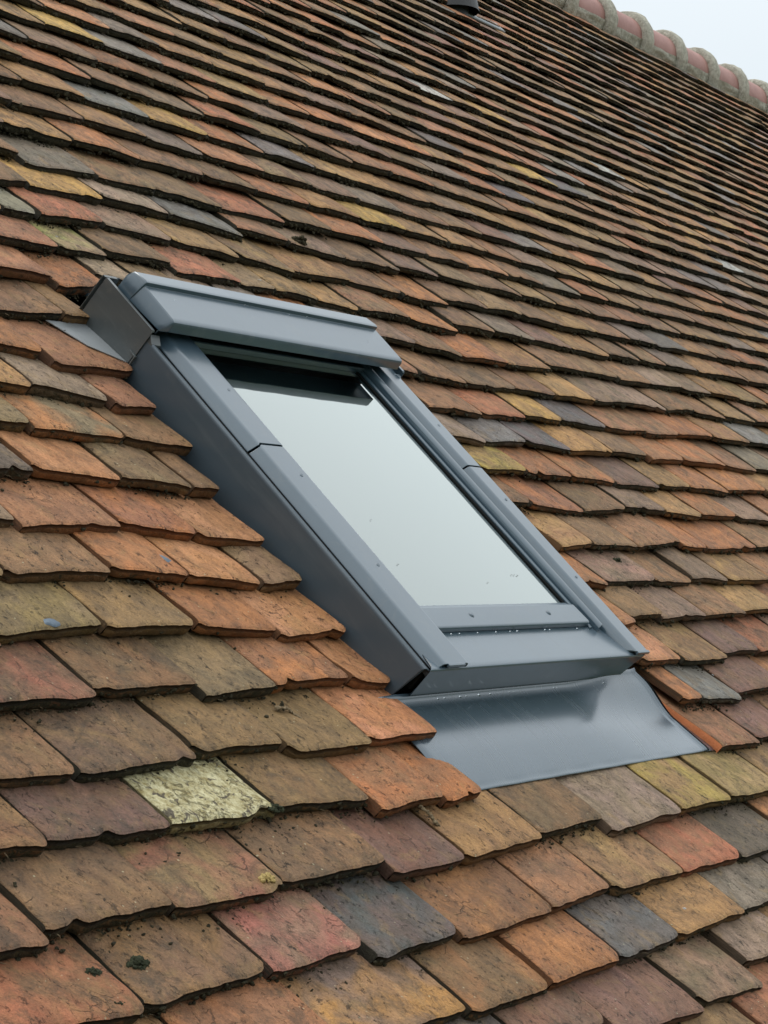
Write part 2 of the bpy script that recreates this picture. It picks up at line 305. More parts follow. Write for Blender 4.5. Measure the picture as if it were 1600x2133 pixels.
TABLE = '''
-4: -106,-20,87,-29,P 102,-21,269,-30,p
-3: -520,-15,-318,-16,X -311,-25,-153,-22,o -152,-22,7,-21,O 12,-21,167,-18,K 170,-18,358,-17,C 364,-15,556,-12,g
-2: -902,2,-728,-9,R -703,-4,-547,-3,N -534,-6,-385,-2,c -391,-22,-230,-16,Q -232,-26,-44,-22,o -35,-20,104,-14,T 122,-22,302,-21,y 305,-22,477,-24,r 482,-27,664,-25,D
-1: -867,-6,-770,-8,N -762,2,-603,2,B -603,-3,-448,-5,x -426,1,-267,-2,t -262,-16,-119,-17,P -117,-17,53,-13,C 57,-6,228,-4,B 216,-26,424,-19,k 429,-18,589,-19,v 596,-17,767,-20,w
0: -804,12,-697,5,b -693,9,-535,2,P -532,5,-371,-2,L -367,4,-205,-2,V -201,-20,-71,-16,O -79,-25,10,-18,O 699,-12,829,-17,T 844,-9,1005,-13,P
1: -737,2,-598,-2,t -599,-7,-428,-3,u -419,5,-280,3,V -272,-9,-130,-13,V -119,-7,16,-9,S 704,-4,782,-4,O 780,-6,907,-15,G 922,0,1115,0,P
2: -658,5,-504,4,m -496,13,-341,11,t -340,-5,-218,0,h -205,2,-66,5,O -67,-3,15,-6,S 695,-6,839,-5,S 824,-13,988,-12,V 1004,1,1146,0,P 1145,-3,1325,-2,R
3: -576,9,-415,18,U -419,11,-263,15,V -263,10,-131,2,O -128,-6,9,-3,S 737,-14,782,-10,S 780,5,903,5,V 897,0,1059,-1,p 1066,1,1221,1,t 1236,10,1425,9,C
4: -617,13,-502,10,V -500,11,-339,14,t -336,16,-214,7,z -212,7,-79,-2,S -81,-4,4,0,h 714,-1,810,-8,O 817,2,992,-1,p 992,-1,1139,1,t 1147,5,1292,1,p 1296,3,1486,3,y
5: -543,11,-422,12,p -428,2,-262,8,T -258,13,-134,-2,O -131,-4,-4,-9,S 774,-5,886,2,y 885,0,1050,1,B 1050,1,1247,16,t 1236,7,1340,3,O 1342,3,1567,8,O 1572,8,1770,9,B
6: -460,10,-345,10,D -330,16,-193,6,S -191,8,-69,-3,h -67,-1,-8,1,B 705,16,806,13,t 805,10,975,3,O 975,3,1145,16,B 1151,20,1313,18,p 1306,14,1446,5,y 1460,12,1624,14,O 1617,7,1812,8,p
7: -393,12,-276,14,h -281,7,-122,2,Z -119,4,4,-3,t 747,10,895,13,v 887,6,1049,8,O 1049,8,1214,6,O 1207,0,1372,0,P 1387,7,1538,12,C 1533,9,1697,4,O 1710,9,1935,24,O
8: -333,5,-225,2,C -219,6,-88,-7,k -94,-19,-3,-11,T 733,4,841,-7,k 851,1,993,10,G 993,10,1143,2,K 1146,4,1313,9,C 1322,12,1486,14,B 1472,4,1640,12,O 1640,10,1831,9,O 1833,9,1995,6,T
9: -267,5,-145,-5,O -143,-27,11,-20,T 757,-6,920,-8,T 927,-5,1082,1,r 1087,5,1231,7,Y 1244,12,1400,4,K 1407,7,1580,10,T 1575,6,1747,15,T 1747,15,1939,28,O 1930,21,2122,22,C 2131,26,2342,28,G
10: -215,-4,-36,7,t -38,2,21,5,V 716,4,829,0,T 829,0,975,-4,t 975,-4,1154,4,B 1160,6,1313,7,t 1315,5,1473,5,y 1473,5,1655,14,p
11: -153,1,13,11,T 2,-11,103,7,O 127,35,210,31,k 210,31,316,28,h 316,28,419,27,k 419,27,529,26,g 529,26,669,22,O 669,22,804,16,g 801,13,918,7,p 920,8,1059,-6,B 1061,-4,1224,-1,O 1224,-1,1400,8,C
12: -53,-2,81,5,T 81,2,176,5,M 186,14,342,20,B 331,1,498,4,r 498,4,591,9,h 588,6,705,5,V 708,5,819,-1,C 823,0,983,4,t 980,-2,1141,-5,O
13: -62,-10,24,-7,y 29,-3,97,-2,l 96,-7,249,13,r 246,9,399,8,p 402,11,561,2,y 568,10,702,-7,V 713,1,887,9,C 884,6,1050,2,t 1048,-2,1209,0,O
14: 17,-18,137,-2,B 132,-9,299,3,Y 308,11,469,11,k 468,7,637,-5,G 660,17,792,12,T 792,10,957,5,p 957,3,1135,2,B
15: 182,-21,349,-7,g 344,-16,490,-8,t 491,-8,655,-11,B 657,-12,846,-4,r
'''
HOLE = {}      # courses broken by the roof window: (left edge, right edge)
for k in range(0, 12): HOLE[k] = (0.010, 0.690)
HOLE.update({9: (0.011, 0.700), 10: (0.021, 0.640)}); HOLE.pop(11)
rows = {}
for line in TABLE.strip().replace('704,-4,782,-4,O', '715,-4,782,-4,O').splitlines():
    k, rest = line.split(':'); rows[int(k)] = [(*[int(x) / 1000 for x in s.split(',')[:4]], s.split(',')[4]) for s in rest.split()]
ERR = [(-20, 0), (3, 0), (5, .05), (8, .15), (10, .30), (12, .42), (14, .38), (16, .15), (18, 0), (20, 0), (23, -.22), (26, -.33), (30, -.22), (36, .05), (41, .25), (44, .3), (60, .3)]
def course(k, u):
    """small unevenness of the batten line of course k at u"""
    for (a, x), (b, y) in zip(ERR, ERR[1:]):
        if a <= k < b: e_ = x + (y - x) * (k - a) / (b - a)
    return e_ * G * max(0.0, min(1.15, u / (0.7 + 0.135 * max(k, 0)))) + 0.004 * noise.noise(Vector((u * 1.1, k * 0.23, 3.3)))
ACC = [(734, 20.9, 'Y'), (838, 18.3, 'Y'), (617, 17.8, 'G'), (781, 20, 'o'), (2742, 26.3, 'Y'), (2373, 26, 'W'), (2584, 22, 'Y'), (3278, 25.3, 'W'), (3914, 28, 'r'), (2944, 26.3, 'r'),
       (3501, 20.3, 'W'), (1698, 27, 'r'), (2700, 22.1, 'K'), (2250, 20.4, 'K'), (3050, 24, 'G'), (4300, 31, 'G'), (3600, 34, 'c'), (1200, 16, 'Y'), (4050, 24, 'y')]
tiles = []   # (k, uL, vL, uR, vR, colour, named)
K0, K1 = -16, 45
for k in range(K0, K1 + 1):
    rr = random.Random(1000 + k)
    given = sorted(rows.get(k, []))
    umin = -2.6 if k < 8 else -2.2; umax = 11.0
    def fill(a, b, right_open=False):
        """lay tiles from a to b"""
        n = max(1, round((b - a) / TW)); w = (b - a) / n; us = [a + i * w for i in range(n + 1)]
        for i in range(1, n): us[i] += rr.uniform(-.011, .011)
        for i in range(n):
            if us[i + 1] - us[i] < .03: continue
            j = rr.gauss(0, .0028 if k < 14 else .0018); s_ = rr.gauss(0, .0022 if k < 14 else .0013)
            c = rr.choices(MIX_KEYS, MIX_COUNTS)[0]
            if k > 22 and rr.random() < .12: c = rr.choice(['r', 'O', 'G', 'T', 'K'])
            vl = course(k, us[i]) + j - s_; vr = course(k, us[i + 1]) + j + s_
            tiles.append([k, us[i], vl, us[i + 1], vr, c, False])
    if not given:
        off = (k % 2) * TW / 2 + rr.uniform(-.02, .02)
        fill(umin + off, umax + off)
    else:
        first, last = given[0], given[-1]
        fill(umin, first[0])
        prev = None
        for g_ in given:
            if prev is not None and g_[0] - prev[2] > .05:
                h = HOLE.get(k)
                if not h: fill(prev[2], g_[0])
            if prev is not None and abs(g_[0] - prev[2]) < .03:
                mid = (g_[0] + prev[2]) / 2; tiles[-1][3] = mid; g_ = (mid,) + tuple(g_[1:])
            tiles.append([k, g_[0], g_[1], g_[2], g_[3], g_[4], True]); prev = g_
        fill(last[2], umax)
for t_ in tiles:
    for (u, kk, c) in ACC:
        if round(kk) == t_[0] and t_[1] <= u / 1000 < t_[3]: t_[5] = c; t_[6] = True

FWD = Vector(RW[2])
def project(u, v, n=0.0):
    d = Vector((u, v, n)) - CAM; z = d.dot(FWD)
    if z < 0.1: return None
    return (d.dot(Vector(RW[0])) / z * 4240.2 + 800, d.dot(Vector(RW[1])) / z * 4240.2 + 1066.5, z)

def spaced(n, e1, e2):
    """0..1 positions with tight rows at both ends for the rounded arrises"""
    mid = [e1 + e2 + (1 - 2 * (e1 + e2)) * i / (n - 1) for i in range(n)]
    return [0.0, e1] + mid + [1 - e1, 1.0]
riser_pts = []
def tile_geo(T, nx, ny, idx):
    """one hand made tile; returns verts, faces, material index, tco, colours"""
    k, uL, vL, uR, vR, c, named = T
    r = random.Random(idx * 7 + 5)
    w = uR - uL; gap = r.uniform(.0008, .0026); full = r.uniform(.0128, .0165) * (.70 if k > 26 else .76 if k > 19 else .84 if k >= 12 else (.76 if uL > .6 else 1))
    if (k, c) == (0, 'T') and named: full = .0125; uL = .706; w = uR - uL
    th = full; slope = .0172 / G; L = .165 if ny > 6 else .150
    camb = r.gauss(.0014, .0014); n0 = r.gauss(0, .0009) + (.0015 if 0 <= k <= 2 and uR > -.15 and uR < .05 else 0); roll = r.gauss(0, .0011 if k < 14 else .0007); bow = r.gauss(.0006, .0006)
    seed = r.uniform(0, 900)
    S = spaced(nx, .012, .02) if nx > 8 else [0, .05] + [(.05 + .9 * i / (nx + 1)) for i in range(1, nx + 1)] + [.95, 1]
    Rl = [0.0, .0018, .005] + [.010 + (L - .010) * (i / (ny - 1)) ** 1.25 for i in range(ny)]
    notches = []
    if r.random() < .7: notches.append((r.choice([0, 1, r.random()]), r.uniform(.02, .07), r.uniform(.002, .007)))
    if c == 'L': notches = [(.88, .10, .010)]
    if c == 'x': notches = [(.95, .07, .006)]
    cornr = r.uniform(.0015, .006) if uL != .706 else .0008
    vs = []; tco = []
    off = Vector((r.uniform(0, 50), r.uniform(0, 50), r.uniform(0, 50)))
    def edge(s):
        e_ = .0024 * noise.noise(Vector((s * w * 26 + seed, 1.7, seed))) + .0010 * noise.noise(Vector((s * w * 120 + seed, 5.1, seed)))
        for (c0, w0, a0) in notches: e_ += a0 * math.exp(-((s - c0) / w0) ** 2) * (1 + .5 * noise.noise(Vector((s * 40, seed, 0))))
        d = min(s, 1 - s) * w
        if d < .010: e_ += cornr * (1 - d / .010) ** 2
        return e_
    ed = [edge(s) for s in S]
    def top(s, rl, v, u):
        z = n0 - slope * rl + roll * (s - .5) * 2 + camb * (1 - (2 * s - 1) ** 2) + bow * math.sin(min(1, rl / G) * math.pi)
        z += .0009 * noise.noise(Vector((u * 18 + seed, v * 18, 0))) + .0007 * noise.noise(Vector((u * 55, v * 38, seed)))
        if nx > 8: z += .00035 * noise.noise(Vector((u * 170, v * 120, seed)))
        d = min(s, 1 - s) * w
        if d < .0006: z -= .0016
        elif d < .003: z -= .0004
        if rl < .0005: z -= .0019
        elif rl < .0025: z -= .0006
        return z
    NX = len(S); NY = len(Rl)
    for j, rl in enumerate(Rl):
        for i, s in enumerate(S):
            f = max(0, 1 - rl / .05)
            u = uL + gap + (w - 2 * gap) * s + .0008 * noise.noise(Vector((rl * 60, seed, (s > .5) * 9.0))) * (1 if (i == 0 or i == NX - 1) else 0)
            v = k * G + vL + (vR - vL) * s + ed[i] * f + rl
            vs.append((u, v, top(s, rl, v, u))); tco.append((u - uL + off.x, rl + off.y, off.z))
    fs = [(j * NX + i, j * NX + i + 1, (j + 1) * NX + i + 1, (j + 1) * NX + i) for j in range(NY - 1) for i in range(NX - 1)]
    mi = [0] * len(fs)
    # riser: rough lower face in rows
    nr = 3 if nx > 8 else (2 if nx > 4 else 1)
    prev = list(range(NX))
    for q in range(1, nr + 1):
        cur = []
        for i, s in enumerate(S):
            u, v, n = vs[i]; fq = q / nr
            jit = .0014 * noise.noise(Vector((u * 130, q * 3.1, seed))) * (1 if q < nr else .6)
            vs.append((u, v - .0009 * math.sin(fq * 2.6) + jit + .0012 * (q == nr), n - th * fq)); tco.append((u - uL + off.x, off.y - th * fq, off.z + .3)); cur.append(len(vs) - 1)
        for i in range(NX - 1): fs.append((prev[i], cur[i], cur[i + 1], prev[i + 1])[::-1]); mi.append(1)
        prev = cur
    # side faces: freshly broken clay colour, part of the face material
    for side in (0, NX - 1):
        tops = [j * NX + side for j in range(NY)]; bots = []
        for j, a in enumerate(tops):
            u, v, n = vs[a]
            if j == 0: bots.append(prev[side]); continue
            vs.append((u, v, n - th)); tco.append((off.x + v, off.y + .5, off.z - th)); bots.append(len(vs) - 1)
        for j in range(NY - 1):
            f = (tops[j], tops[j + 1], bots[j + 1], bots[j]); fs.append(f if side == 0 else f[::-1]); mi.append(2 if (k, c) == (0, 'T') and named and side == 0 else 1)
    # orientation: top faces should look out of the slope
    A, B, par = PAL[c]
    jr = r.uniform(.86, 1.12)
    if c not in 'KGQWLl':
        g3 = (1.0, .93, .84) if c in 'PpkcxXMg' else (1.0, .86, .72)
        A, B = [[x * g_ for x, g_ in zip(q, g3)] for q in (A, B)]
    if k <= 2 and uL < -.25 and c in 'NPBbuUVmtQxp': A, B = [[x * .90 for x in q] for q in (A, B)]
    if k > 20: A, B = [[x * 1.12 for x in q] for q in (A, B)]
    if not named:
        q_ = .14; A, B = [[x * (1 - q_) + y * q_ for x, y in zip(q, (.270, .150, .075))] for q in (A, B)]
    else:
        q_ = .03; A, B = [[x * (1 - q_) + y * q_ for x, y in zip(q, (.270, .145, .072))] for q in (A, B)]
    A = [min(.8, x * jr * r.uniform(.95, 1.05)) for x in A]; B = [min(.8, x * jr * .9 * r.uniform(.93, 1.07)) for x in B]
    moss = par[1] + max(0, min(.75, (k - 5) * .09)) * (1 if uL < 5 else .9)
    if k < 3 and uL < -.2: moss += .35
    elif k < 8 and .02 > uL: moss += .05
    elif k < 8: moss += .30
    moss = min(.98, moss + r.uniform(-.12, .12))
    if abs(uR - .01) < .03 or named and k <= 2 and uL > -.3 and uR < .1: moss *= .35
    if k == 0 and c in 'CBkvw' : moss *= .4
    step = max(1, NX // 8)
    riser_pts.append((k, moss, [vs[i] for i in range(NX)], th, uL, uR))
    return vs, fs, mi, tco, A, B, (par[0], moss, par[2])

def set_attrs(me, tco, ca, cb, par):
    n = len(me.vertices)
    for nm, kind, arr in (('tco', 'FLOAT_VECTOR', tco), ('par', 'FLOAT_VECTOR', par)):
        a = me.attributes.new(nm, kind, 'POINT'); a.data.foreach_set('vector', np.asarray(arr, dtype=np.float32).ravel())
    for nm, arr in (('ca', ca), ('cb', cb)):
        a = me.attributes.new(nm, 'FLOAT_COLOR', 'POINT'); a.data.foreach_set('color', np.asarray(arr, dtype=np.float32).ravel())

# how large each tile shows, to choose resolution and which ones become parts of their own
info = []
for i, T in enumerate(tiles):
    k, uL, vL, uR, vR = T[:5]
    P = [project(a, k * G + b) for a, b in ((uL, 0), (uR, 0), (uR, G), (uL, G))]
    if any(p is None for p in P): info.append((0, 99, i)); continue
    x = [p[0] for p in P]; y = [p[1] for p in P]
    inside = min(x) < 1600 and max(x) > 0 and min(y) < 2133 and max(y) > 0
    near = min(x) < 1750 and max(x) > -150 and min(y) < 2280 and max(y) > -150
    area = abs(sum(x[a] * y[(a + 1) % 4] - x[(a + 1) % 4] * y[a] for a in range(4))) / 2
    cx = [min(max(a, 0), 1600) for a in x]; cy = [min(max(a, 0), 2133) for a in y]
    vis = abs(sum(cx[a] * cy[(a + 1) % 4] - cx[(a + 1) % 4] * cy[a] for a in range(4))) / 2
    info.append((vis if inside else (0.5 if near else 0), P[0][2], i))
parts = set(i for a, z, i in sorted(info, reverse=True)[:100])

roof = empty('tiled_house', label='house with a steep roof of old handmade clay tiles in mixed orange, brown and purple', cat='house')
acc = dict(v=[], f=[], m=[], t=[], a=[], b=[], p=[]); nv = 0
for (vis, z, i) in sorted(info, key=lambda q: q[2]):
    T = tiles[i]
    if vis >= 1 and z < 3.0: nx, ny = 30, 18
    elif vis >= 1 and z < 4.2: nx, ny = 20, 10
    elif vis >= 1: nx, ny = 7, 4
    elif vis > 0: nx, ny = 5, 3
    else: nx, ny = 3, 2
    vs, fs, mi, tco, A, B, par = tile_geo(T, nx, ny, i)
    n = len(vs)
    if i in parts:
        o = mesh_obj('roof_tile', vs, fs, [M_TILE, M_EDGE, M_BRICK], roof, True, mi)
        set_attrs(o.data, tco, [(*A, 1)] * n, [(*B, 1)] * n, [par] * n)
        o['label'] = ''
        if T[5] in NAMES and T[6]: o['label'] = NAMES[T[5]]
        else: del o['label']
    else:
        acc['v'] += vs; acc['f'] += [tuple(q + nv for q in f) for f in fs]; acc['m'] += mi; acc['t'] += tco
        acc['a'] += [(*A, 1)] * n; acc['b'] += [(*B, 1)] * n; acc['p'] += [par] * n; nv += n
o = mesh_obj('roof_tiles_beyond', acc['v'], acc['f'], [M_TILE, M_EDGE], roof, True, acc['m'])
set_attrs(o.data, acc['t'], acc['a'], acc['b'], acc['p']); o['kind'] = 'stuff'
del acc
# felt and boards under the tiles
m = MB(); m.box(-2.75, 11.15, K0 * G, 3.66, -.075, -.062); m.build('roof_boarding', M_FELT, roof)

# moss growing along the courses
t0 = (1 + 5 ** .5) / 2
ICO = np.array([(-1, t0, 0), (1, t0, 0), (-1, -t0, 0), (1, -t0, 0), (0, -1, t0), (0, 1, t0), (0, -1, -t0), (0, 1, -t0), (t0, 0, -1), (t0, 0, 1), (-t0, 0, -1), (-t0, 0, 1)]) / math.sqrt(1 + t0 * t0)
ICF = np.array([(0, 11, 5), (0, 5, 1), (0, 1, 7), (0, 7, 10), (0, 10, 11), (1, 5, 9), (5, 11, 4), (11, 10, 2), (10, 7, 6), (7, 1, 8), (3, 9, 4), (3, 4, 2), (3, 2, 6), (3, 6, 8), (3, 8, 9), (4, 9, 5), (2, 4, 11), (6, 2, 10), (8, 6, 7), (9, 8, 1)])
def blobs(centres, radii, name, mat, parent, squash=(1, 1, 1)):
    C = np.asarray(centres); n = len(C); Rr = np.asarray(radii)[:, None, None]
    jit = 1 + nrg.normal(0, .28, (n, 12, 1)); ax = nrg.uniform(.6, 1.5, (n, 1, 3)) * np.asarray(squash)
    V = (ICO[None] * jit * ax * Rr + C[:, None, :]).reshape(-1, 3)
    F = (ICF[None] + (np.arange(n) * 12)[:, None, None]).reshape(-1, 3)
    me = bpy.data.meshes.new(name); me.vertices.add(len(V)); me.vertices.foreach_set('co', V.astype(np.float32).ravel())
    me.loops.add(F.size); me.loops.foreach_set('vertex_index', F.ravel().astype(np.int32)); me.polygons.add(len(F))
    me.polygons.foreach_set('loop_start', np.arange(0, F.size, 3, dtype=np.int32)); me.polygons.foreach_set('loop_total', np.full(len(F), 3, dtype=np.int32))
    me.materials.append(mat); me.update(); me.validate()
    o = bpy.data.objects.new(name, me); col.objects.link(o)
    if parent is not None: o.parent = parent
    else: o.matrix_world = ROOT_M
    return o
cs, rs, sprig = [], [], []
for (k, moss, line, th, uL, uR) in riser_pts:
    p = project((uL + uR) / 2, k * G)
    if not p or not (-120 < p[0] < 1720 and -120 < p[1] < 2260): continue
    cnt = int((moss ** 1.5) * (26 if p[2] < 4 else 26) * (uR - uL) / TW)
    for _ in range(cnt):
        # growth comes in patches along the edge
        a = rng.random(); 
        if noise.noise(Vector((uL * 9 + a * 2.2, k * 1.7, 2.0))) < (.02 if k < 20 else -.12) and rng.random() < .9: continue
        q = a * (len(line) - 1); i = min(int(q), len(line) - 2); f = q - i
        P0 = [line[i][c] * (1 - f) + line[i + 1][c] * f for c in range(3)]
        h = rng.random() ** .8
        s = rng.uniform(.0010, .0029) * (1.0 if p[2] < 3.0 else 1.3)
        cs.append((P0[0], P0[1] - .0012 - (.002 if h > .85 else 0), P0[2] - .0022 - (th - .001) * h)); rs.append(s)
    for _ in range(int(moss * 3.4)):
        a = rng.random(); q = a * (len(line) - 1); i = int(q); P0 = line[min(i, len(line) - 1)]
        sprig.append((P0[0], P0[1] - .001, P0[2] - rng.uniform(.004, th)))
    # growth in the joints between neighbouring tiles
    if p[2] < 4.2 and moss > .25:
        for _ in range(int(moss * 12)):
            d = rng.random() ** 1.3 * G; cs.append((uR + rng.uniform(-.0012, .0012), line[-1][1] + d, line[-1][2] - .0020 - .0172 * d / G)); rs.append(rng.uniform(.0006, .0015))
    # crumbs that washed down onto the tile below
    for _ in range(int(moss * 60) if (moss > .4 and p[2] < 3.2) else rng.randint(0, 3)):
        i = rng.randrange(len(line)); P0 = line[i]; d = rng.random() ** 4 * (.032 if uL < -.2 else .014) + .0010
        cs.append((P0[0] + rng.uniform(-.01, .01), P0[1] - d, P0[2] - .0172 + .0172 * d / G + .001)); rs.append(rng.uniform(.0006, .0018))
o = blobs(cs, rs, 'edge_moss', M_MOSS, roof, (1.25, .9, .9)); o['kind'] = 'stuff'
vs, fs = [], []
for (u, v, n) in sprig:
    for _ in range(2):
        a = rng.uniform(-1, 1); L = rng.uniform(.003, .010); b = rng.uniform(-.4, .9)
        d = Vector((math.sin(a * 1.5), -abs(math.cos(a * 1.3)) * .8, b * .7)).normalized() * L; w = Vector((.0003, .0003, 0)); k = len(vs)
        P = Vector((u + rng.uniform(-.003, .003), v, n)); Q = P + d * .6; Z = P + d + Vector((0, -.001, -.0012))
        vs += [P - w, P + w, Q + w * .7, Q - w * .7, Z]; fs += [(k, k + 1, k + 2, k + 3), (k + 3, k + 2, k + 4)]
o = mesh_obj('dry_sprigs', vs, fs, M_STICK, roof, False); o['kind'] = 'stuff'

# ------------------------------------------------------------------ the roof window
win = empty('skylight', (0.31, 0.13, 0), label='grey metal clad skylight with pale sky reflecting in its glass', cat='skylight')
WL = Matrix.Translation((-0.31, -0.13, 0))
UL, UR = 0.012, 0.612
def wp(mb, name, mat=None, parent=None, bev=.0008, smooth=True, seg=2, label=None):
    o = mb.build(name, mat or M_METAL, None, bev, smooth, seg)
    if parent is None:
        o.parent = win; o.matrix_parent_inverse = Matrix.Identity(4); o.matrix_local = WL
    else:
        o.parent = parent; o.matrix_local = Matrix.Identity(4)
    if label: o['label'] = label
    return o
# side flashings: upright sheet with a folded, rounded lip
def side(mirror):
    f = (lambda u: UL + UR - u) if mirror else (lambda u: u)
    prof = [(f(u), n) for u, n in ((UL, -.050), (UL, .036), (UL + .0012, .0395), (UL + .004, .0408), (UL + .0152, .0368), (UL + .0156, .028))]
    prof2 = [(f(u), n) for u, n in ((UL + .0144, .028), (UL + .0144, .0355), (UL + .004, .0393), (UL + .0025, .0385), (UL + .0015, .036), (UL + .0015, -.050))]
    m = MB()
    low = [.150, .137, .135, .134, .133, .133, .133, .133, .134, .135, .137, .150]
    m.prism(prof + prof2, low, .716, 'v')
    wp(m, 'side_flashing', M_SIDE)
side(False); side(True)
# covers on the left and right of the frame, each in two lengths that overlap
LP = [(.0374, .022), (.0376, .0335), (.0386, .0356), (.0405, .0375), (.0475, .0455), (.0500, .0468), (.0540, .0474), (.100, .0472), (.1045, .0465), (.106, .044), (.106, .034)]
LI = [(.1045, .034), (.1045, .0435), (.100, .0457), (.0545, .0459), (.0510, .0452), (.0488, .0440), (.0415, .0358), (.0398, .0342), (.0390, .0325), (.0388, .022)]
m = MB(); n_ = len(LP) + len(LI)
m.prism(LP + LI, [.517 - .004 * (p[0] < .052) - .003 * (p[0] > .105) for p in LP + LI], .760, 'v'); wp(m, 'frame_cover')
m = MB(); lowend = []
for (u, n) in LP + LI: lowend.append(.1335 if u > .058 else .1335 + (.058 - u) * .10)
def taper(u, v): return u
m.prism([(u, n - .0003) for u, n in LP + LI], lowend, [.514 - .004 * (p[0] < .052) - .003 * (p[0] > .105) for p in LP + LI], 'v')
cov = wp(m, 'frame_cover')
m = MB(); m.prism([(.1305, .0475), (.1305, .0435), (.1325, .0425), (.1345, .0440), (.1345, .0478)], .056, .094, 'u'); wp(m, 'folded_end', M_METAL, cov)
RP = [(.5560, .030), (.5565, .0365), (.5585, .0400), (.563, .0452), (.566, .0470), (.569, .0475), (.600, .0470), (.6045, .0462), (.606, .043), (.606, .034)]
RI = [(.6045, .034), (.6045, .043), (.600, .0455), (.569, .0460), (.567, .0455), (.564, .0438), (.560, .039), (.558, .036), (.5575, .030)]
m = MB(); m.prism(RP + RI, .512, .760, 'v'); wp(m, 'frame_cover')
m = MB(); m.prism([(u, n - .0003) for u, n in RP + RI], [.1335 if u > .566 else .1335 + (.566 - u) * 1.3 for u, n in RP + RI], .5095, 'v'); covr = wp(m, 'frame_cover')
m = MB(); m.prism([(.1300, .0475), (.1300, .0430), (.1318, .0420), (.1345, .0440), (.1345, .0478)], .568, .605, 'u'); wp(m, 'folded_end', M_METAL, covr)
# sash frame bars and rubber seals beside the glass on the right, thin bead on the left
m = MB()
m.prism([(.5270, .020), (.5270, .0335), (.5285, .0350), (.5330, .0350), (.5345, .0335), (.5345, .020)], .193, .735, 'v'); sb = wp(m, 'sash_bar', M_METAL)
m = MB(); m.prism([(.5375, .022), (.5375, .0385), (.5385, .0412), (.5410, .0430), (.5450, .0440), (.5490, .0430), (.5510, .0405), (.5515, .022)], [.186, .186, .187, .188, .189, .190, .191, .191], .745, 'v'); wp(m, 'sash_bar', M_METAL)
m = MB(); m.box(.5195, .5268, .205, .735, .022, .0318); m.box(.5345, .5375, .19, .740, .020, .030); m.box(.5515, .5565, .18, .745, .020, .030); wp(m, 'rubber_seal', M_RUB)
m = MB(); m.box(.0277, .0374, .139, .735, .000, .0345); wp(m, 'rubber_seal', M_RUB)
# glass unit
m = MB(); m.box(.104, .524, .226, .742, .0275, .0300); gl = wp(m, 'glass_pane', M_GLASS, bev=None, smooth=False)
m = MB(); m.box(.118, .500, .245, .720, .0105, .0125); wp(m, 'inner_pane', M_GLASS2, gl, bev=None, smooth=False)
m = MB(); m.box(.104, .118, .226, .742, .006, .0270); m.box(.500, .524, .226, .742, .006, .0270); m.box(.118, .500, .226, .245, .006, .0270); m.box(.118, .500, .720, .742, .006, .0270)
wp(m, 'spacer_bar', M_SPACER, gl, bev=None, smooth=False)
# dark reveal behind the glass
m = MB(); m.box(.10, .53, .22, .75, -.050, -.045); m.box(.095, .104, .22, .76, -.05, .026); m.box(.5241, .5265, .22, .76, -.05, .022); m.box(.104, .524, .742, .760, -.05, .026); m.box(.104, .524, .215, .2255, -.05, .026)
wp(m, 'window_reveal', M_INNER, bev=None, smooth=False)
def dimple(u, v, n, parent):
    b = MB(); k = 14
    ring = lambda r, z: [(u + r * math.cos(2 * math.pi * i / k), v + r * math.sin(2 * math.pi * i / k), z) for i in range(k)]
    b.v = ring(.0028, n) + ring(.0023, n + .0008) + ring(.0014, n + .0003)
    b.f = [(q * k + i, q * k + (i + 1) % k, (q + 1) * k + (i + 1) % k, (q + 1) * k + i) for q in (0, 1) for i in range(k)] + [tuple(range(2 * k, 3 * k))]
    wp(b, 'screw', M_METAL, parent, bev=None)
for (u, v) in ((.088, .620), (.088, .460), (.088, .300)): dimple(u, v, .0470, cov)
for (u, v) in ((.588, .600), (.588, .440), (.588, .280)): dimple(u, v, .0470, covr)
# bottom sash cover with its step, and the screws
m = MB(); m.prism([(.198, .0320), (.198, .0375), (.1995, .0392), (.2020, .0398), (.2330, .0386), (.2360, .0375), (.2370, .0335), (.2440, .0322), (.2450, .0304), (.2380, .0303), (.2380, .022), (.206, .022)], .1085, .5265, 'u')
sc = wp(m, 'sash_cover', M_METAL)
for u in (.225, .432):
    b = MB(); r = .0042
    for (ra, n0_, n1_) in ((.0042, .0396, .0404), (.0026, .0404, .0408)):
        pts = [(u + ra * math.cos(a * math.pi / 6), .219 + ra * math.sin(a * math.pi / 6)) for a in range(12)]
        k = len(b.v); b.v += [(x, y, n0_ - .0006) for x, y in pts] + [(x, y, n1_ - .0006) for x, y in pts]
        b.f += [tuple(range(k + 12, k + 24))] + [(k + i, k + (i + 1) % 12, k + 12 + (i + 1) % 12, k + 12 + i) for i in range(12)]
    wp(b, 'screw', M_METAL, sc, bev=None)
# bottom cover of the fixed frame: gentle slope, folded nose and upright front
m = MB()
prof = [(.2050, .0300), (.1965, .0315), (.1600, .0372), (.1400, .0404), (.1350, .0408), (.1325, .0400), (.1312, .0380), (.1345, -.006)]
inn = [(.1365, -.006), (.1335, .0370), (.1350, .0388), (.1400, .0388), (.1600, .0356), (.2050, .0284)]
a_ = [.040, .040, .040, .032, .028, .024, .022, .032, .032, .030, .030, .036, .040, .042]
b_ = [.556, .556, .570, .592, .596, .597, .597, .585, .584, .594, .592, .588, .570, .556]
m.prism(prof + inn, a_, b_, 'u'); fc = wp(m, 'bottom_cover', M_METAL, bev=.0006)
m = MB(); m.box(.016, .606, .150, .156, -.05, .034); wp(m, 'frame_core', M_RUB, bev=None)
